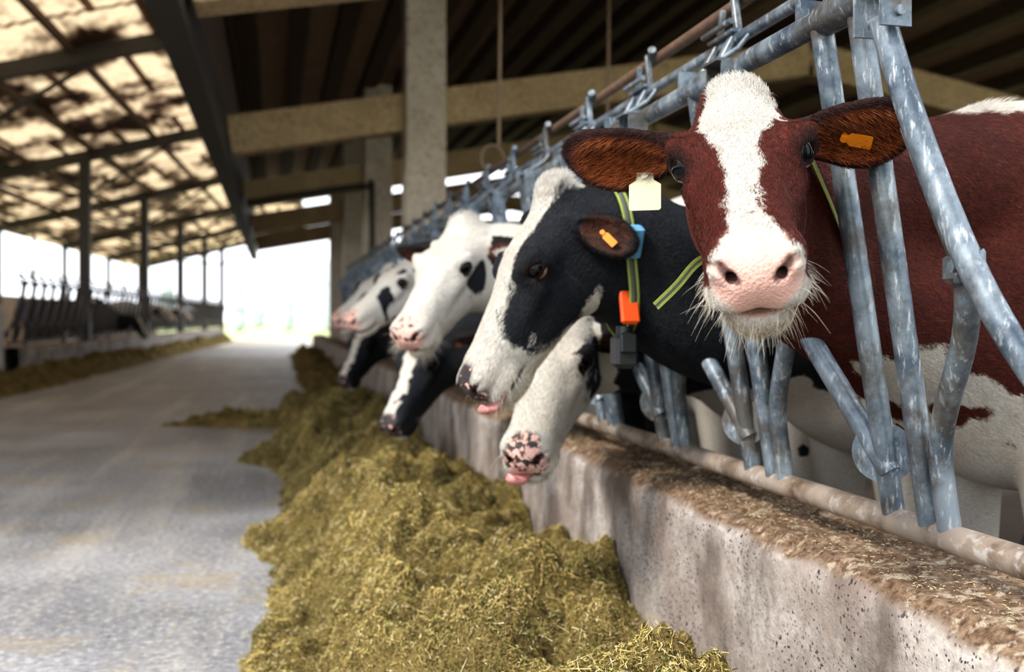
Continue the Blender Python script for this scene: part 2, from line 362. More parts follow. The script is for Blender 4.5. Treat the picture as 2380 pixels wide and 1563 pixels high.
    if tongue:
        tb=MB(); pts=[(tongue*.010,.40,-.094),(tongue*.014,.45,-.095),(tongue*.022,.490,-.092),(tongue*.030,.506,-.078),(tongue*.036,.503,-.062)]
        tb.tube([tow(p) for p in crom(pts,5)],[s*r for r in np.interp(np.linspace(0,1,21),[0,.5,.85,1],[.020,.022,.017,.005])],14,0,True,.5)
        tb.obj('tongue',[TONG],root)
    for (ei,al,wd,kind,col,sz) in tags:
        e=ears[ei]; c=e.b+e.e*al+e.w*wd+e.n*(.004+3.2*wd*wd); mb=MB(); Wc=tow(c); dn=A3(0,0,-1.) if kind=='hang' else nrm(R@(e.e*.8-e.w*.35))
        nn=nrm(R@(e.n)); nn=nrm(nn-dn*(nn@dn)); sd=np.cross(dn,nn); w,hh=sz
        pts=[(-.25,-.1),(.25,-.1),(.28,.12),(.5,.25),(.5,.95),(.44,1),(-.44,1),(-.5,.95),(-.5,.25),(-.28,.12)]
        Vt=[Wc+nn*(.007+dz)+sd*px*w+dn*py*hh for dz in (0,.0025) for px,py in pts]; n=len(pts)
        mb.add(Vt,[tuple(range(n))[::-1],tuple(range(n,2*n))]+[(i,(i+1)%n,(i+1)%n+n,i+n) for i in range(n)],0,False)
        mb.tube([Wc-nn*.010,Wc+nn*.0125],.006,12,0); mb.obj('ear_tag',[col],root)
    if hair:
        tri=np.concatenate([Fq[:,[0,1,2]],Fq[:,[0,2,3]]]); cen=V[tri].mean(1)
        nn=np.cross(V[tri[:,1]]-V[tri[:,0]],V[tri[:,2]]-V[tri[:,0]]); ar=np.linalg.norm(nn,axis=1)/2; nn=nn/(2*ar[:,None]+1e-12)
        dd=np.linalg.norm(cen-C,axis=1); wt=ar*(sst(hairrad,hairrad*.8,dd)+.0)*(cen[:,0]<2.0); wt*=(sk[tri].mean(1)<.4); 
        aqc=tol(cen); aqc[:,0]=np.abs(aqc[:,0]); wt*=(np.linalg.norm(aqc-EYE,axis=1)>.030)
        ti_=rng.choice(len(tri),hair,p=wt/wt.sum()); a=rng.random((hair,2)); fl=a.sum(1)>1; a[fl]=1-a[fl]
        T=V[tri[ti_]]; P=T[:,0]+a[:,:1]*(T[:,1]-T[:,0])+a[:,1:]*(T[:,2]-T[:,0]); N=nn[ti_]; ql=tol(P)
        hw=(np.linalg.norm(ql-A3(0,.2,-.03),axis=1)<.40)
        fl=np.where((ql[:,1]>.15)[:,None],A3(0,1,-.1),A3(0,-1,.3)); ear=np.abs(ql[:,0])>.105
        fl=np.where((ear&(ql[:,1]<.14))[:,None],np.stack([np.sign(ql[:,0]),0*ql[:,0],0*ql[:,0]-.1],1),fl)
        flow=np.where(hw[:,None],fl@R.T,A3(.8,0,-.5)); flow=flow+.30*rng.normal(size=flow.shape)+.5*np.stack([vn(P*30,1),vn(P*30,2),vn(P*30,3)],1)
        flow=flow-N*(flow*N).sum(1)[:,None]; flow/=np.linalg.norm(flow,axis=1)[:,None]+1e-9
        L=(.006+.006*rng.random(hair)); poll=sst(.06,-.03,ql[:,1])*sst(.03,.06,ql[:,2])*hw; L=L*(1+2.4*poll)
        wth=sst(1.38,1.46,P[:,2])*(~hw)*(P[:,0]>1.2); L=L*(1+2*wth)
        chin=sst(-.095,-.12,ql[:,2])*hw*sst(.2,.35,ql[:,1]); L=L*(1+.9*chin); inr=inn[tri[ti_]].mean(1); L=L*(1+1.3*inr)
        rs=np.clip(.26+.35*poll+.15*chin+.5*inr+.3*wth,0,.9)[:,None]; D=flow*(1-rs*.4)+N*rs
        P1=P+D*(L*.5)[:,None]; P2=P1+(D-N*.22+A3(0,0,-.15))*(L*.5)[:,None]
        c2_,s2,i2,t2=attrs(P,ql); 
        fn=c2_+(fbm(ql*np.array([60,20,60]),2,3))*.022+fbm(ql*26,2,9)*.03; mk=(fn>0)[:,None]
        wh=A3(.60,.565,.515)*(1-.42*rng.random((hair,1))); wh=wh*np.where((chin[:,None]>.3),A3(1,.92,.80),1)
        rr=rng.random((hair,1))**1.3; dk=A3(*cols[0])*(1-rr)+A3(*cols[1])*rr; dk=dk*(1-t2[:,None])+A3(.008,.004,.004)*t2[:,None]
        cl=np.where(mk,dk,wh); oi=np.minimum(inr,1)[:,None]*(rng.random((hair,1))<.45); cl=cl*(1-oi)+A3(.46,.15,.04)*oi
        hairs(P,P1,P2,.00025*np.ones(hair),cl,root,'coat_hair')
    if whisk:
        n=110 if hair else 50; cand=np.where((q[:,1]>.385)&(q[:,2]<-.05)&(dist<.4)&(q[:,1]<.475)&(sk<.8))[0]
        if len(cand)>10:
            ci=rng.choice(cand,n*4); P=V[ci]; ql=q[ci]; dr=ql-A3(0,.40,-.07); dr[:,2]-=.02; dr/=np.linalg.norm(dr,axis=1)[:,None]; dr=dr+rng.normal(size=dr.shape)*.35
            D=dr@R.T; D[:,2]-=.55; D/=np.linalg.norm(D,axis=1)[:,None]; L=rng.uniform(.010,.028,len(ci)); L[:n]*=2.0
            P1=P+D*(L*.5)[:,None]; P2=P1+(D+A3(0,0,-.3))*(L*.5)[:,None]
            hairs(P,P1,P2,.00018*np.ones(len(ci)),np.tile(A3(.68,.62,.53),(len(ci),1)),root,'whiskers')
    return dict(root=root,full=full,body=body,tow=tow,R=R,O=O)
def hairs(P,P1,P2,rad,col,parent,name):
    n=len(P); hc=bpy.data.hair_curves.new(name); hc.add_curves([3]*n)
    pos=np.stack([P,P1,P2],1).astype(np.float32); hc.position_data.foreach_set('vector',pos.ravel())
    ra=hc.attributes.get('radius') or hc.attributes.new('radius','FLOAT','POINT'); ra.data.foreach_set('value',np.stack([rad,rad*.8,rad*.25],1).astype(np.float32).ravel())
    ca=hc.attributes.new('hcol','FLOAT_COLOR','CURVE'); ca.data.foreach_set('color',np.concatenate([col,np.ones((n,1))],1).astype(np.float32).ravel())
    hc.materials.append(HCOL if 'straw' not in name else STRAW); return link(bpy.data.objects.new(name,hc),parent)
t=NT('cow_eye'); ang=t.attr('ang'); pu=t.attr('pup')
c=t.mix(t.rng(ang,.85,1.0),(.024,.009,.005),(.36,.24,.20)); c=t.mix(t.rng(pu,.72,.62),c,(.002,.002,.003)); EYEM=t.fin(c,.05,0,None,.22)
TONG=simple('tongue_skin',(.48,.22,.21),.35,0,.15,80,.3)
TAGW=simple('cream_tag_plastic',(.55,.52,.36),.45,0,.10,30,.02); TAGO=simple('orange_tag_plastic',(.70,.22,.01),.4,0,.12,30,.02)
YEL=simple('yellow_strap',(.22,.26,.05),.7,0,.2,200,.2); GREY=simple('grey_strap',(.06,.07,.06),.8,0,.2,200,.2); BLUE=simple('blue_plastic',(.12,.32,.48),.4,0,.1,10,.02)
ORG=simple('orange_plastic',(.62,.075,.008),.4,0,.1,10,.02); BLKP=simple('black_plastic',(.015,.017,.02),.4,0,.2,10,.05)
def band(cow,c,n,mats,parent,f=None,off=.006,name='collar'):
    f=f or cow['body']; c=np.asarray(c,float); n=nrm(n); u=nrm(np.cross(n,(0,0,1))); w=np.cross(u,n); K=72; pts=[]
    for k in range(K):
        a=2*math.pi*k/K; d=u*math.cos(a)+w*math.sin(a); rs=np.linspace(.02,.34,161); v=f(c+rs[:,None]*d); i=np.argmax(v>0.0); pts.append(rs[i] if v[i]>0 else .2)
    pts=np.array(pts); pts=np.convolve(np.r_[pts[-2:],pts,pts[:2]],np.ones(5)/5,'valid'); mb=MB()
    for (o0,o1,mi,h) in mats:
        V=[];F=[]
        for k in range(K):
            a=2*math.pi*k/K; d=u*math.cos(a)+w*math.sin(a)
            for oo,hh in ((o0,0),(o0,h),(o1,h),(o1,0)): V.append(c+n*oo+d*(pts[k]+off+hh))
        for k in range(K):
            for j in range(4): F.append((k*4+j,k*4+(j+1)%4,((k+1)%K)*4+(j+1)%4,((k+1)%K)*4+j))
        mb.add(V,F,mi)
    mb.obj(name,[YEL,GREY],parent); return pts,u,w
# ---------------------------------------------------------------- coats
RED=((.034,.0050,.0028),(.110,.018,.009)); BLK=((.003,.004,.006),(.016,.019,.026))
MRED=m_fur('red_white_coat',*RED,spot=-.6); MB1=m_fur('black_white_coat',*BLK,spot=.95); MB2=m_fur('black_white_coat_pink',*BLK,spot=.42); MB3=m_fur('black_white_coat_mottled',*BLK,spot=.60)
def hf1(x,y,z,n):
    xs=x-.004+.012*sst(.3,.0,y); w=np.interp(y,[-.1,-.02,.04,.10,.16,.22,.29,.35,.40,.43,.46],[.05,.055,.062,.066,.046,.032,.025,.022,.023,.030,.045])
    f=np.abs(xs)-w+.02*n; f=np.where(z<.0,np.maximum(f,.015),f)
    lim=.462-.9*np.maximum(-z-.045,0)-y+.015*n
    f=np.minimum(f,lim)
    f=np.maximum(f,.018-np.sqrt((x+.052)**2+(y-.41)**2+(z+.082)**2)); return f
def bf1(P,n):
    f=.12+0*P[:,0]; f=np.minimum(f,(1.445-P[:,2])*1.0+.10*n); f=np.minimum(f,(P[:,2]-.84-.24*n)+.0); 
    f=np.where(P[:,0]<1.15,np.minimum(.1,np.maximum(f,(P[:,2]-1.02)+.05*n)),f)
    sp=vn(P*16,3)+.35; return np.where((P[:,2]<.88)&(P[:,2]>.66)&(P[:,0]>1.2),np.maximum(f,(sp-.60)*.3),f)
def hf2(x,y,z,n):
    f=np.minimum(np.abs(x)-np.interp(y,[-.05,.05,.15,.25,.35],[.050,.046,.038,.040,.055])+.012*n,.355-y+.25*(z+.02)+.02*n)
    return np.minimum(f,z+.138-.10*(y-.1)+.02*n)
def bf2(P,n):
    return np.minimum(.2,P[:,2]-.84+.22*n)
def hf3(x,y,z,n):
    return .048-np.sqrt((np.abs(x)-.08)**2+((y-.12)*.75)**2+(z+.05)**2)+.03*n
def bf3(P,n): return n*.5-.12
def hf4(x,y,z,n):
    f=np.minimum(np.abs(x)-.045+.02*n,.33-y); return np.where(n>-.1,f,-.02)
def hf5(x,y,z,n):
    f=np.minimum(np.abs(x)-.035+.015*n,.50-y); return np.maximum(f,(vn(np.stack([x,y,z],1)*28+4,2)-.30)*.1)
def bf5(P,n): return .1+.3*n
def hf6(x,y,z,n): return np.maximum(np.minimum(np.abs(x)-.080+.02*n,.20-y),-.06)
def bf6(P,n): return n*.6+.0
def ear(side,out,back,up_,n,L=.19,W=.056,coat=.05,inn=1,y=.045,z=.005):
    e=Ear((side*.078,y,z),(side*out,back,up_),n,L,W); e.coat=coat; e.inn=inn; return e
upv=A3(-.085,.042,1.)
ears1=[ear(1,.95,-.12,.02,(.12,.85,-.25),.20,.060),ear(-1,.93,.38,.12,(.10,.85,-.30),.180,.060,y=.060)]
c1=make_cow((.729,1.471,1.256),(-.365,-.83,-.423),upv,1.1,1.79,1.22,1.06,1.87,hf1,bf1,MRED,RED,.0038,ears1,
    tags=[(0,.075,.036,'hang',TAGW,(.058,.062)),(1,.085,.0,'in',TAGO,(.026,.045))],hair=200000,hairrad=.95,seed=1)
near_ear=ear(-1,.55,-.12,-.80,(-.80,.15,.50),.145,.048,inn=.25)
ears2=[ear(1,.85,-.35,-.10,(.3,.8,-.4),.16,.05,inn=.25),near_ear]
c2=make_cow((.575,2.30,1.120),(-.56,-.10,-.80),(0,0,1),1.03,2.34,1.15,.97,2.41,hf2,bf2,MB1,BLK,.0048,ears2,
    tags=[(1,.07,0,'in',TAGO,(.018,.042))],hair=90000,hairrad=.60,seed=2,tongue=-1)
ears3=[ear(1,.85,-.35,-.2,(.3,.8,-.4),.17,.05,inn=.3),ear(-1,.85,-.35,-.2,(-.3,.8,-.4),.17,.05,inn=.3)]
ears3b=[ear(1,.97,-.02,-.12,(.2,.8,-.3),.17,.05,inn=.3),ear(-1,.75,-.30,-.5,(-.5,.7,.3),.17,.05,inn=.3)]
c6=make_cow((.74,2.66,.88),(-.44,-.74,-.56),(0,0,1),1.12,2.89,1.05,.90,2.95,hf6,bf6,MB3,BLK,.0060,ears3,seed=6,tongue=1,hair=25000,hairrad=.45)
c3=make_cow((.555,3.36,1.176),(-.50,-.60,-.55),(0,0,1),1.08,3.44,1.18,1.02,3.50,hf3,bf3,MB2,BLK,.0065,ears3b,tags=[(1,.12,0,'in',TAGO,(.03,.045))],seed=3,hair=25000,hairrad=.45)
c5=make_cow((.56,4.02,.82),(-.50,-.45,-.70),(0,0,1),1.0,3.99,.98,.84,4.05,hf5,bf5,MB1,BLK,.0080,ears3,seed=5,whisk=False)
c4=make_cow((.555,4.90,1.175),(-.73,-.5,-.44),(0,0,1),1.05,5.09,1.16,1.0,5.12,hf4,bf3,MB2,BLK,.0085,ears3,seed=4,whisk=False)
def onneck(cow,c,d,off=.012):
    d=nrm(d); rs=np.linspace(.02,.4,200); v=cow['full'](c+rs[:,None]*d); return c+d*(rs[np.argmax(v>0)]+off)
cc=A3(.82,2.33,1.10); band(c2,cc,(.97,.05,.12),[(-.013,-.006,0,.004),(-.006,.006,1,.004),(.006,.013,0,.004)],c2['root'],f=c2['body'])
mb=MB()
pt=onneck(c2,cc,(0,-.85,.60)); mb.box(pt,(.045,.026,.085),np.array(Matrix.Rotation(.45,3,'X')),0,.008)
pt=onneck(c2,cc,(0,-.72,-.60)); mb.box(pt,(.046,.016,.085),np.array(Matrix.Rotation(-.25,3,'X')),1,.006)
pb=onneck(c2,cc,(0,-.25,-1)); mb.box(pb+A3(0,-.02,-.05),(.058,.055,.085),None,2,.012); mb.box(pb+A3(0,-.05,-.03),(.040,.012,.05),None,2,.005); mb.tube([pb+A3(0,-.02,.01),pb+A3(0,-.02,-.02)],.02,12,2)
mb.obj('collar_parts',[BLUE,ORG,BLKP],c2['root'])
cc1=c1['tow']((0,-.03,-.05)); band(c1,cc1+A3(.04,.03,-.03),(.5,.62,.35),[(-.008,-.003,0,.003),(-.003,.003,1,.003),(.003,.008,0,.003)],c1['root'],f=c1['body'])
mb=MB()
pth=crom([A3(.80,1.66,1.12),A3(.715,1.60,1.10),A3(.665,1.585,1.055),A3(.625,1.58,1.02)],8)
for o,mi in ((-.005,0),(0,1),(.005,0)):
    V=[];n_=len(pth)
    for p in pth:
        for a,b in ((-.0025,-.001),(.0025,-.001),(.0025,.001),(-.0025,.001)): V.append(p+A3(-.6,.1,.75)*(a+o)+A3(.1,-1,.1)*b)
    mb.add(V,[(i*4+j,i*4+(j+1)%4,(i+1)*4+(j+1)%4,(i+1)*4+j) for i in range(n_-1) for j in range(4)]+[(0,1,2,3),tuple(range(4*n_-4,4*n_))],mi,False)
mb.obj('collar_strap_end',[YEL,GREY],c1['root'])
SH=-2.9
_p=Matrix.Translation((-3.6,13.3,0)); SKEW=_p@Matrix.Rotation(math.radians(-2.8),4,'Z')@_p.inverted()
def skew(o): o.matrix_basis=SKEW@o.matrix_basis; return o
def copy_cow(c,dy,sx=-1):
    r=empty('cow'); r.scale=(sx,1,1); r.location=(SH if sx<0 else 0,dy,0)
    if sx<0: skew(r)
    for ch in c['root'].children: link(bpy.data.objects.new(ch.name,ch.data),r)
for c,k in ((c5,36),(c4,41),(c4,47)): copy_cow(c,.55*k)
copy_cow(c4,.55*2,1); copy_cow(c5,.55*5,1)
# ---------------------------------------------------------------- feed fence
def FP(y,z,o=0): return A3(1.1-.1667*(z-.63)+o,y,z)
Y_END=48.; Y_R=27.5
def fence_mb(ys,near):
    mb=MB(); y1=ys[-1]+.3; y0s=-.6
    seg=20 if near else 8
    a=y0s if near else ys[0]-.4
    mb.tube([FP(a,.63),FP(y1,.63)],.025,seg,1)
    mb.tube([A3(.948,a,1.53),A3(.948,y1,1.53)],.023,seg,0)
    mb.tube([A3(1.03,a,1.64),A3(1.03,y1,1.64)],.014,seg,0); mb.tube([A3(1.06,a,1.74),A3(1.06,y1,1.74)],.015,seg,2)
    for y in ys:
        mb.tube([FP(y,.63),FP(y,1.53)],.0205,seg); mb.tube([FP(y-.105,.63),FP(y-.115,1.53)],.0205,seg)
        mb.tube(crom([FP(y-.224,1.305,-.01),FP(y-.275,1.15,-.01),FP(y-.298,1.07,-.01),FP(y-.262,.97),FP(y-.185,.84),FP(y-.158,.76),FP(y-.155,.63)],5 if near else 2),.0195,seg)
        mb.tube(crom([FP(y-.237,1.46,-.045),FP(y-.27,1.32,-.045),FP(y-.33,1.14,-.045),FP(y-.39,1.0,-.04),FP(y-.47,.86,-.02),FP(y-.56,.72,.0)],5 if near else 2),.0205,seg)
        c=FP(y-.545,.755,.0); n=nrm(A3(-.75,-.66,0)); mb.tube([c-n*.006,c+n*.006],.055,24 if near else 8,3)
        mb.tube([A3(.948,y-.17,1.53),A3(.948,y-.02,1.53)],.030,seg)
        for yy in (y-.275,y-.205): mb.box(FP(yy,1.485,-.045),(.052,.006,.085),None,0,.0)
        mb.box(FP(y-.24,1.53,-.05),(.05,.075,.006),None,0)
        mb.tube([FP(y-.285,1.465,-.045),FP(y-.195,1.465,-.045)],.008,10)
        Ry=np.array(Matrix.Rotation(.5,3,'Y')); Rn=np.array(Matrix.Rotation(-.25,3,'X'))
        mb.box((.988,y-.05,1.585),(.014,.028,.15),Ry,0,.003); mb.box((.988,y+.035,1.585),(.014,.022,.15),Ry,0,.003)
        mb.box((1.02,y-.01,1.655),(.03,.13,.012),None,0,.003); mb.tube([A3(1.0,y-.085,1.672),A3(1.0,y+.065,1.672)],.007,8)
        mb.box((1.03,y-.05,1.70),(.016,.016,.10),Rn,0,.003); mb.box((1.03,y+.03,1.69),(.014,.014,.08),Rn.T,0,.003)
        mb.tube([A3(1.03,y-.075,1.755),A3(1.05,y-.03,1.735)],.012,8); mb.tube([A3(.93,y-.11,1.555),A3(1.0,y-.12,1.60),A3(1.03,y-.13,1.64)],.006,8)
        mb.box((.96,y+.06,1.565),(.05,.008,.045),None,0,.0)
        mb.box(FP(y-.298,1.075,-.012),(.050,.050,.055),None,0,.012); mb.box(FP(y-.340,1.075,-.035),(.009,.065,.05),None,0,.004)
        mb.tube([FP(y-.33,1.075,-.060),FP(y-.33,1.075,-.02)],.009,6); 
    return mb
units=[1.606+.55*k for k in range(-2,83)]
fence_mb(units[:14],True).obj('feed_fence',[STEEL,RAIL,RUST,STEEL])
fence_mb(units[14:27],False).obj('feed_fence',[STEEL,RAIL,RUST,STEEL])
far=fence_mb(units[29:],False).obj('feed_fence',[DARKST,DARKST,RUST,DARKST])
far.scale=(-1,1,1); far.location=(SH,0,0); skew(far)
# ---------------------------------------------------------------- curb
def yspace(a,b,h0,g):
    ys=[a]; h=h0
    while ys[-1]<b: ys.append(ys[-1]+h); h=h0*(1+g*max(0,ys[-1]-3)) 
    return np.array(ys)
def curb_mesh(y0,y1):
    ys=yspace(y0,y1,.014,.35)
    prof=[(.965,-.0)]+[(.968+.004*(z/.5),z) for z in np.linspace(.02,.50,26)]+[(.976,.525),(.988,.545),(1.01,.556)]+[(x,.558) for x in np.linspace(1.025,1.26,16)]+[(1.28,.54),(1.285,.4),(1.285,0.)]
    pr=np.array(prof); G=np.zeros((len(ys),len(pr),3)); G[:,:,0]=pr[None,:,0]; G[:,:,2]=pr[None,:,1]; G[:,:,1]=ys[:,None]
    P=G.reshape(-1,3); top=sst(.50,.555,P[:,2]); n1=fbm(P*np.array([9,9,9]),4,11); n2=fbm(P*3,3,12)
    P2=P.copy(); P2[:,2]+=top*(n1*.020+.010*n2+.014*np.maximum(fbm(P*30,2,5),0)); P2[:,0]+=(1-top)*(n1*.008+n2*.012)*(P[:,2]>0); edge=np.exp(-((P[:,0]-.985)/.02)**2)*top; P2[:,2]-=edge*np.maximum(n1,0)*.05
    nc=len(pr); i=np.arange(len(ys)-1)[:,None]; j=np.arange(nc-1)[None]; F=np.stack([i*nc+j,(i+1)*nc+j,(i+1)*nc+j+1,i*nc+j+1],-1).reshape(-1,4)[:, ::-1]
    me=mesh_np('feed_curb',P2,F); me.materials.append(CURB); return link(bpy.data.objects.new('feed_curb',me))
curb_mesh(-.6,Y_R-.3); lc=curb_mesh(16.2,Y_END-2); lc.scale=(-1,1,1); lc.location=(SH,0,0); skew(lc)
# ---------------------------------------------------------------- feed
def feed_h(x,y):
    P=np.stack([x,y,0*x],1)
    xl=-.03+.11*fbm(np.stack([0*y,y*1.3,0*y],1),3,21)+.40*sst(5,13,y)-1.25*np.exp(-((y-9.8)/.40)**2)-.30*np.exp(-((y-7.2)/.3)**2)-.12*np.exp(-((y-4.6)/.25)**2)
    t=(x-xl)+.05*fbm(P*9+5,3,63)*sst(.3,.0,x-xl)
    hgt=.235*sst(0,.45,t)+.03*sst(0,.05,t)-(.09+.07*sst(3.0,1.5,y))*sst(.5,.97,x)
    hgt=np.where(xl<-.25,np.minimum(hgt,.225*sst(.0,.45,x+.05)+.035*sst(0,.1,t)),hgt)
    a=fbm(P*np.array([2.9,2.5,1])+3,3,31); b=fbm(P*9,3,41); c=fbm(P*30,3,51); bl=.5-np.abs(vn(P*7+3,61))*2
    r=1-np.abs(vn(P*np.array([2.2,3.6,1])+9,77))*4
    return np.where(t>0,np.maximum(hgt+sst(0,.25,t)*(a*.21+b*.095+.05*r+.045*bl)+sst(0,.06,t)*c*.040,.002),-.02)
def feed_mesh(y0,y1,g=.45):
    xs=np.concatenate([np.linspace(-1.6,-.3,40)[:-1],np.linspace(-.3,.962,160)]); ysf=yspace(y0,y1,.0090,g)
    XX,YY=np.meshgrid(xs,ysf); H=feed_h(XX.ravel(),YY.ravel()); V=np.stack([XX.ravel(),YY.ravel(),H],1)
    nc=len(xs); i=np.arange(len(ysf)-1)[:,None]; j=np.arange(nc-1)[None]; F=np.stack([i*nc+j,i*nc+j+1,(i+1)*nc+j+1,(i+1)*nc+j],-1).reshape(-1,4)
    F=F[(H[F]>-.015).any(1)]; me=mesh_np('feed_heap',V,F); me.materials.append(FEED); return me
root=empty('silage_feed_pile'); link(bpy.data.objects.new('feed_heap',feed_mesh(.6,Y_R-.5)),root)
root2=empty('silage_feed_pile'); o=link(bpy.data.objects.new('feed_heap',feed_mesh(10.9,Y_END-3)),root2); root2.scale=(-1,1,1); root2.location=(SH,0,0); skew(root2)
N=360000; y=.9+9*rng.random(N)**2.0; x=-.3+1.26*rng.random(N); h=feed_h(x,y); k=(h>0.0); x,y,h=x[k],y[k],h[k]; n=len(x)
e=.004; nx=-(feed_h(x+e,y)-h)/e; ny=-(feed_h(x,y+e)-h)/e; NN=np.stack([np.clip(nx,-2,2),np.clip(ny,-2,2),np.ones(n)],1); NN/=np.linalg.norm(NN,axis=1)[:,None]
D=rng.normal(size=(n,3)); D-=NN*(D*NN).sum(1)[:,None]*.55; D/=np.linalg.norm(D,axis=1)[:,None]; L=rng.uniform(.003,.011,n)*(1+3.2*(rng.random(n)<.07)); L*=(1+.12*y)
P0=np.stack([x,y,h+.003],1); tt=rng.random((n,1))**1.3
clump=(.80+1.0*(fbm(P0*7,3,91)[:,None]+.2)); cav_shade=sst(-.25,.35,fbm(P0*np.array([1,1,.0])*9,3,41)+fbm(P0*np.array([1,1,.0])*30,3,51)*.5)[:,None]  # hollows of the heap relief get darker strands: crevice shade put into the colour
base=(A3(.070,.050,.014)*(1-tt)+A3(.58,.455,.19)*tt)*np.clip(clump,.45,1.5)*(.55+.65*cav_shade); br=rng.random((n,1))<.08; base=np.where(br,A3(.72,.64,.42),base); gr=rng.random((n,1))<.12; base=np.where(gr,A3(.19,.21,.05),base)
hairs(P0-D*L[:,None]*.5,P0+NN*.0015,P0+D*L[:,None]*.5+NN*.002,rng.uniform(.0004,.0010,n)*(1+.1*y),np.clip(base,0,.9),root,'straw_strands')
n=8000; x=np.where(rng.random(n)<.75,.05-rng.random(n)**2*1.6,-2.6+2.6*rng.random(n)); y=1.5+10*rng.random(n)**1.5; z=np.full(n,.002)
m=3500; x=np.r_[x,1.0+.24*rng.random(m)]; y=np.r_[y,.9+5*rng.random(m)**1.5]; z=np.r_[z,np.full(m,.566)]; n+=m
a=rng.random(n)*6.28; D=np.stack([np.cos(a),np.sin(a),rng.normal(size=n)*.15],1); L=np.r_[rng.uniform(.004,.020,n-m),rng.uniform(.002,.009,m)]; P0=np.stack([x,y,z],1)
hairs(P0-D*L[:,None]*.5,P0+A3(0,0,.001),P0+D*L[:,None]*.5,rng.uniform(.0004,.0010,n),A3(.56,.46,.28)*(.5+.6*rng.random((n,1))),root,'straw_litter')
# ---------------------------------------------------------------- shell
def plane(name,x0,x1,y0,y1,z,mat):
    me=mesh_np(name,[(x0,y0,z),(x1,y0,z),(x1,y1,z),(x0,y1,z)],[(0,1,2,3)],False); me.materials.append(mat); return link(bpy.data.objects.new(name,me))
plane('floor',-8.6,1.3,-4,36,0,ROAD)
plane('floor',1.3,14,-4,Y_R,0,simple('manure_floor',(.07,.05,.035),.7,0,.4,5,.4)).location.z=.001
GR=simple('grass_field',(.40,.46,.20),.9,0,.3,.6,.2); plane('ground',-150,150,-60,260,-.04,GR)
plane('ground',-8,5,36,Y_END,-.005,simple('pale_yard',(.62,.60,.54),.9,0,.1,2,.1))
CREAM=simple('wall_render',(.30,.22,.15),.9,0,.3,3,.2)
mb=MB(); mb.box((-7.7,Y_END/2,.8),(.2,Y_END+8,1.6)); skew(mb.obj('wall_left',[CREAM]))
mb=MB(); mb.box((14.1,Y_R/2,1.2),(.2,Y_R+8,2.4)); mb.obj('wall_right',[CREAM])
mb=MB(); mb.box((2.2,Y_R+.2,1.6),(1.0,.25,3.2)); mb.box((8.9,Y_R+.2,1.9),(10.2,.25,3.8)); mb.box((3.2,Y_R+.2,.9),(1.0,.25,1.8)); mb.obj('wall_back',[CREAM])
t=NT('roof_sheet'); c=t.coord(); br=t.node('ShaderNodeTexBrick'); t.put(t.map(c,(1,1,1)),br.inputs['Vector']); br.inputs['Scale'].default_value=1; br.inputs['Brick Width'].default_value=1.1; br.inputs['Row Height'].default_value=2.2; br.inputs['Mortar Size'].default_value=.06
n=t.noise(t.map(c,(1,.6,1)),.9,4,.6); f=t.rng(n,.43,.56); col=t.mix(f,(.12,.055,.028),(.74,.58,.38)); col=t.mix(br.outputs['Fac'],col,(.05,.025,.012)); col=t.mix(t.rng(t.noise(c,6,4),.5,.7,0,.5),col,(.16,.085,.04))
tr=t.node('ShaderNodeBsdfTranslucent'); t.put(col,tr.inputs[0]); mx=t.node('ShaderNodeMixShader'); t.put(t.math('MULTIPLY',f,.44),mx.inputs[0]); t.fin(col,.8); t.put(t.b.outputs[0],mx.inputs[1]); t.put(tr.outputs[0],mx.inputs[2]); t.put(mx.outputs[0],t.out.inputs[0]); ROOFL=t.m
zr=lambda x:3.45+.25*(x+7.6)
xr=np.linspace(-8.0,-.2,90); V=[]
for x in xr:
    zz=zr(x)+.02*math.sin(x*40); V+= [(x,3,zz),(x,Y_END,zz)]
F=[(2*i,2*i+2,2*i+3,2*i+1) for i in range(len(xr)-1)]
me=mesh_np('roof_left',V,F); me.materials.append(ROOFL); skew(link(bpy.data.objects.new('roof_left',me)))
mb=MB()
for y in (7.9,14.4,20.9,27.4,33.9,40.4,46.9):
    mb.box((-4.0,y,(zr(-4)-.1)/2),(.20,.20,zr(-4)-.1),None,0)
    a=A3(-7.6,y,zr(-7.6)-.18); b=A3(-.3,y,zr(-.3)-.18); ang=-math.atan(.25)
    mb.box((a+b)/2,(np.linalg.norm(b-a),.12,.22),np.array(Matrix.Rotation(ang,3,'Y')),0)
    mb.tube([A3(-6,y,zr(-6)-.2),A3(-4,y,3.4)],.035,6); mb.tube([A3(-4,y,3.4),A3(-2.2,y,zr(-2.2)-.2)],.035,6)
    mb.box((-7.52,y,1.65),(.12,.12,3.3),None,0)
for y in np.arange(5,Y_END,3.25): mb.box((-7.65,y,2.5),(.07,.07,1.8),None,0)
for x in np.arange(-7.3,-.3,1.15): mb.box((x,(3+Y_END)/2,zr(x)-.09),(.08,Y_END-3,.10),None,1)
skew(mb.obj('steel_roof_frame',[DARKST,WOOD]))
zc=lambda x:2.65+.18*(x+.45) if x<6 else 2.65+.18*6.45-.18*(x-6)
frames=[5.53,10.43,15.33,20.23,25.13]; RZ=1.75
mb=MB(); ang=-math.atan(.18)
for y in frames:
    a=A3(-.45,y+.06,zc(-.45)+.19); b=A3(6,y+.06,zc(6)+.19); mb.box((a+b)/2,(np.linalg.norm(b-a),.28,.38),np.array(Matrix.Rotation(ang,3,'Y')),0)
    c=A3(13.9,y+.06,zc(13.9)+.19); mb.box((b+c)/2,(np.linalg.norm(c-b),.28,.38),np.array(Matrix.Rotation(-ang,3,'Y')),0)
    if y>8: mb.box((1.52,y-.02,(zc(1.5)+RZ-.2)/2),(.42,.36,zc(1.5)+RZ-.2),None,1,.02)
    mb.box((8.5,y,1.6),(.3,.3,3.2),None,1,.02)
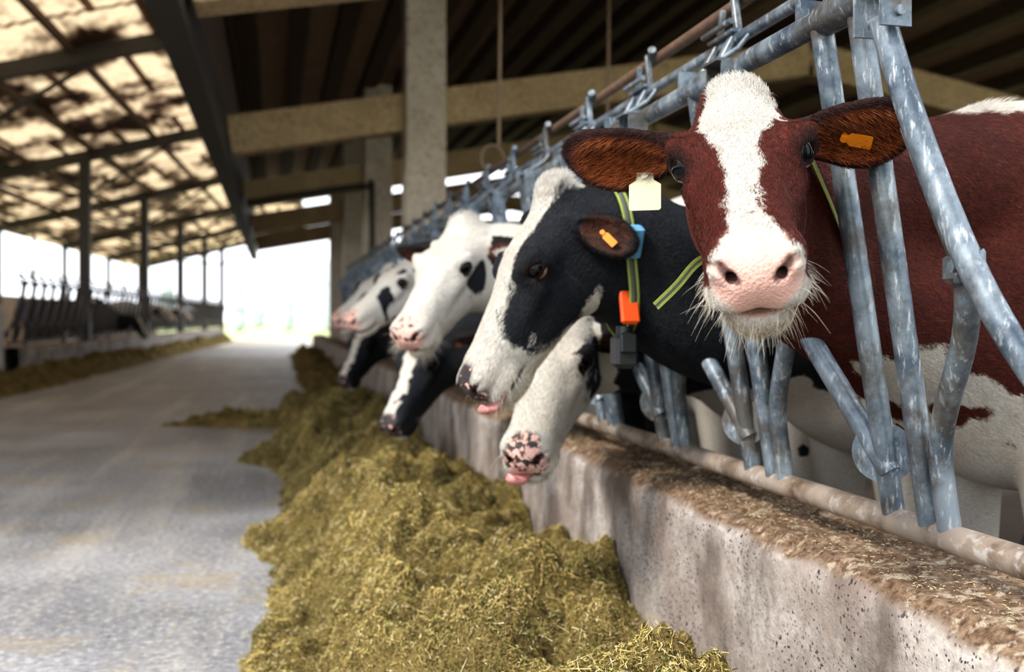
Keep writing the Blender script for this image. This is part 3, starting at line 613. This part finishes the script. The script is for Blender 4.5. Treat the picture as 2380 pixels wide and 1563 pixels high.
mb.obj('concrete_portal_frames',[m_concrete('rafter_concrete',(.28,.19,.10),(.60,.44,.26)),m_concrete('column_concrete',(.42,.33,.25),(.74,.64,.53))])
mb=MB(); yc=(3+Y_R)/2; yl=Y_R-3
for x in list(np.arange(-.3,6,.56))+list(np.arange(6.3,13.5,.9)): mb.box((x,yc,zc(x)+RZ-.14),(.20,yl,.22),None,0)
mb.box((-.54,yc,2.76),(.16,yl,.42),None,1); mb.box((-.56,yc,(2.97+zc(-.5)+RZ)/2),(.04,yl,zc(-.5)+RZ-2.97),None,0)
mb.obj('roof_joists',[WOOD,DARKST])
me=mesh_np('ceiling',[(-.6,3,zc(-.6)+RZ),(6,3,zc(6)+RZ),(6,Y_R,zc(6)+RZ),(-.6,Y_R,zc(-.6)+RZ),(14,3,zc(14)+RZ),(14,Y_R,zc(14)+RZ)],[(0,1,2,3),(1,4,5,2)],False)
me.materials.append(m_concrete('ceiling_sheets',(.42,.27,.16),(.72,.55,.40))); link(bpy.data.objects.new('ceiling',me))
mb=MB(); mb.tube(crom([A3(1.36,14.5,.1),A3(1.36,14.5,2.75),A3(1.3,14.5,2.90),A3(.9,14.5,2.86),A3(-.40,14.5,2.62)],4),.045,8)
mb.obj('water_pipe',[DARKST])
for (x,y,zb,lp) in ((1.32,5.9,2.05,1),(2.15,6.3,2.3,0)):
    mb=MB(); mb.tube(crom([A3(x,y,4.5),A3(x+.01,y,3.2),A3(x,y,zb)],4),.012,6)
    if lp: mb.tube([A3(x-.04+.07*math.cos(a),y,zb-.08+.08*math.sin(a)) for a in np.linspace(0,6.28,20)],.008,6,0,False)
    mb.obj('hanging_rope',[simple('rope_fibre',(.16,.11,.07),.9)])
mb=MB(); mb.box((-4.25,14.0-3.85,.6),(.7,4.2,1.2),None,0,.04); mb.box((-4.25,14.0,.6),(.7,3.2,1.2),None,0,.04); skew(mb.obj('concrete_block',[m_concrete('pale_concrete',(.36,.34,.32),(.56,.54,.50))]))
HAZE=simple('hazy_cypress_foliage',(.40,.46,.49),.95,0,.12,1,.2)  # distance haze put into the pale foliage colour, no volume
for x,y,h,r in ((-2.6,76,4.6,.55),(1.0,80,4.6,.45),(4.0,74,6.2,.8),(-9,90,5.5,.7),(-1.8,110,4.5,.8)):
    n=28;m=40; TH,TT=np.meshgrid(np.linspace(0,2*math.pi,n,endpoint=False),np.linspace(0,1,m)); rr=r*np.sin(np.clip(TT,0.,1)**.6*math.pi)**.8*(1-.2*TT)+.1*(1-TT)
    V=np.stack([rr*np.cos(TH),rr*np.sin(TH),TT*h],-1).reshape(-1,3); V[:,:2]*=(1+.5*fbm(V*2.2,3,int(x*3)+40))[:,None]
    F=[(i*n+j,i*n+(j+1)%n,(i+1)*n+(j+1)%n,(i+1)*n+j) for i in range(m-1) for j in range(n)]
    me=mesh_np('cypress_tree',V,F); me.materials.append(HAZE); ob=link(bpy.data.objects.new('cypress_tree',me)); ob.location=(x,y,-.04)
# ---------------------------------------------------------------- light, camera
w=bpy.data.worlds.new('sky'); scene.world=w; w.use_nodes=True; bg=w.node_tree.nodes['Background']; bg.inputs[0].default_value=(.90,.94,1.0,1); bg.inputs[1].default_value=2.55
sun=bpy.data.lights.new('sun','SUN'); sun.energy=4.0; sun.angle=math.radians(9); sun.color=(1,.93,.82); so=bpy.data.objects.new('sun',sun); link(so)
so.rotation_euler=Vector((.66,.34,-.70)).to_track_quat('-Z','Y').to_euler()
cam=bpy.data.cameras.new('camera'); co=bpy.data.objects.new('camera',cam); link(co); scene.camera=co
co.location=(0,0,1); co.rotation_euler=(math.radians(90),0,math.radians(-13.37)); cam.lens=35; cam.sensor_width=36; cam.shift_y=-41.5/2380
cam.dof.use_dof=True; cam.dof.focus_distance=1.62; cam.dof.aperture_fstop=3.0; cam.clip_end=500
scene.view_settings.view_transform='Standard'
try: scene.view_settings.look='Medium High Contrast'
except Exception as ex: print('look',ex)
